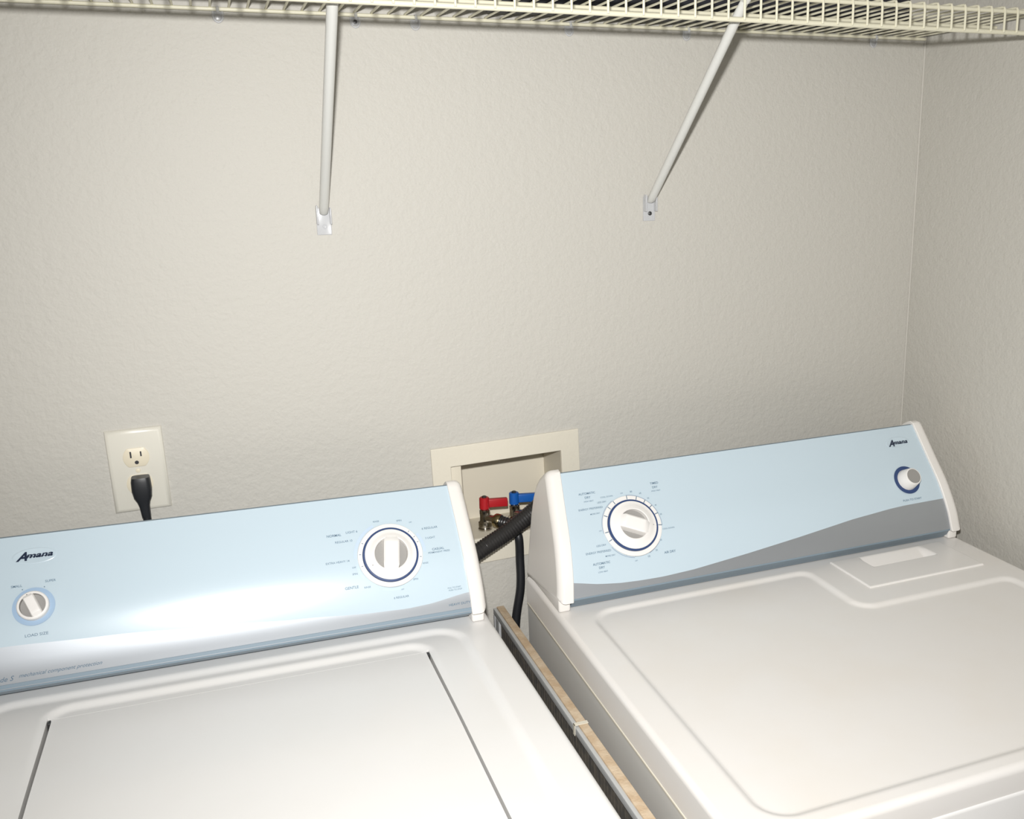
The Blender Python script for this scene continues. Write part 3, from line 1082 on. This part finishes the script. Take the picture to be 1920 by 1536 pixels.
# ------------------------------------------------------------------ wire shelf
SZ, SY, LIP = 1.7655, -0.3035, 0.0325
x0s, x1s = -0.995, 1.024
shelf = empty('wire_shelf', (0.0, 0.0, SZ))
tag(shelf, 'long cream wire closet shelf across the top of the back wall', 'shelf')
def rail(name, y, z, r, parent=shelf):
    b = MB()
    b.tube([(x0s, y, z), (x1s, y, z)], r, 12)
    return b.build(name, M_wire, parent)
rail('back_rail', -0.0060, 0.0000, 0.0027)
rail('middle_rail', -0.1700, -0.0040, 0.0026)
rail('front_top_rail', SY+0.0040, -0.0040, 0.0030)
rail('front_lip_rail', SY+0.0045, -LIP, 0.0033)
cw = MB()
cw.tube([(0, -0.0030, 0.0040), (0, -0.15, 0.0012), (0, SY+0.006, 0.0012), (0, SY+0.0022, 0.0002), (0, SY+0.0004, -0.0035), (0, SY, -0.010), (0, SY, -LIP-0.0010)], 0.00165, 8)
w0 = cw.build('cross_wire', M_wire, shelf)
xx = [0.6029+0.0237*k for k in range(-80, 40)]
xx = [x for x in xx if x0s+0.004 < x < x1s-0.002]
for i, x in enumerate(xx):
    o = w0 if i == 0 else w0.copy()
    if i:
        COL.objects.link(o)
        o.parent = shelf
    o.location = (x, 0, 0)

# struts
def strut(x, zf, label):
    s = empty('shelf_strut', (x, 0.0, zf))
    tag(s, label, 'shelf strut', 'angled struts under the wire shelf')
    A = Vector((0, -0.0070, 0.012))
    B = Vector((0, -0.2920, SZ-zf-0.0085))
    b = MB()
    P_ = [A.lerp(B, t_) for t_ in (0, 0.02, 0.05, 0.09, 0.14, 0.3, 0.5, 0.7, 0.88, 0.95, 1.0)]
    def sq(t_):
        d_ = min(t_, 1-t_)
        k = smooth01(d_/0.12)
        return (0.55+0.45*k, 0.90+0.10*k)
    b.tube(P_, lambda t_: 0.0067, 18, squash=sq)
    b.build('strut_tube', M_strut, s)
    b = MB()
    b.box((-0.0105, -0.0002, -0.0195), (0.0105, -0.0028, 0.0195), bev=0.0008)
    b.box((-0.0105, -0.0028, -0.004), (-0.0082, -0.0130, 0.0230), bev=0.0007)
    b.box((0.0082, -0.0028, -0.004), (0.0105, -0.0130, 0.0190), bev=0.0007)
    pl = b.build('wall_plate', M_clear, s)
    b = MB()
    b.lathe([(0.0034, 0), (0.0032, 0.0012), (0.0014, 0.0018), (0, 0.0014)], Matrix.Translation((0.001, -0.0028, -0.0075)) @ Matrix.Rotation(pi/2, 4, 'X'), 16)
    b.build('screw', M_screw if x > 0.2 else M_clear, pl)
    # hook that wraps the lip rail
    b = MB()
    b.tube([(0, -0.284, SZ-zf-0.0125), (0, -0.300, SZ-zf-0.0105), (0, -0.3095, SZ-zf-0.0030), (0, -0.3090, SZ-zf+0.0020)], 0.0030, 8)
    b.build('hook_end', M_strut, s)
    return s
strut(-0.0285, 1.4823, 'off white angled shelf strut above the washer, left of the two')
strut(0.4908, 1.4865, 'off white angled shelf strut above the dryer, with a dark screw in its foot plate')

# clips that hold the back rail
clips = [(-0.1465, 'clear plastic rail clip left of the washer strut, first from the left'),
         (0.0350, 'clear plastic rail clip just right of the left strut'),
         (0.1200, 'clear plastic rail clip with a screw, second right of the left strut'),
         (0.3560, 'clear plastic rail clip midway between the two struts'),
         (0.5560, 'round clear plastic rail clip left of the right strut head'),
         (0.9170, 'clear plastic rail clip nearest the corner with the right wall')]
b = MB()
n = 22
ring = [(0.0085*cos(pi*1.08+pi*0.84*i/n)*0.75, -0.0026, -0.0015+0.0088*sin(pi*1.08+pi*0.84*i/n)) for i in range(n+1)]
b.tube([(-0.0058, -0.0026, 0.004)]+ring+[(0.0058, -0.0026, 0.004)], 0.0015, 10)
b.box((-0.0048, -0.0004, -0.0075), (0.0048, -0.0018, 0.0080), bev=0.0005)
b.tube([(0, -0.0022, 0.0065), (0, -0.0090, 0.0075), (0, -0.0118, 0.0030), (0, -0.0100, -0.0010)], 0.0021, 8)
cl_me = b.build('clip_body', M_clear)
for i, (x, lab) in enumerate(clips):
    c = empty('rail_clip', (x, 0.0, SZ-0.0055))
    tag(c, lab, 'clip', 'clips along the back rail')
    o = cl_me if i == 0 else cl_me.copy()
    if i:
        COL.objects.link(o)
    o.parent = c
    if i in (1, 2):
        k = MB()
        k.lathe([(0.0028, 0), (0.0026, 0.0012), (0, 0.0016)], Matrix.Translation((0.0, -0.0024, -0.0030 if i == 1 else 0.0068)) @ Matrix.Rotation(pi/2, 4, 'X'), 14)
        k.build('clip_screw', M_screw, c)

# dark long carton standing at the back of the shelf
bx = empty('dark_storage_case', (0.579, -0.041, SZ+0.0054), (0, 0, radians(1.9)))
tag(bx, 'long dark storage case on the wire shelf, glimpsed between the shelf wires', 'case')
b = MB()
b.box((-0.365, -0.0165, 0.0), (0.377, 0.0165, 0.20), bev=0.004)
b.build('case_body', M_cloth, bx)
b = MB()
b.box((-0.367, -0.0180, 0.2005), (0.379, 0.0180, 0.23), bev=0.003)
b.build('case_lid', M_cloth, bx)
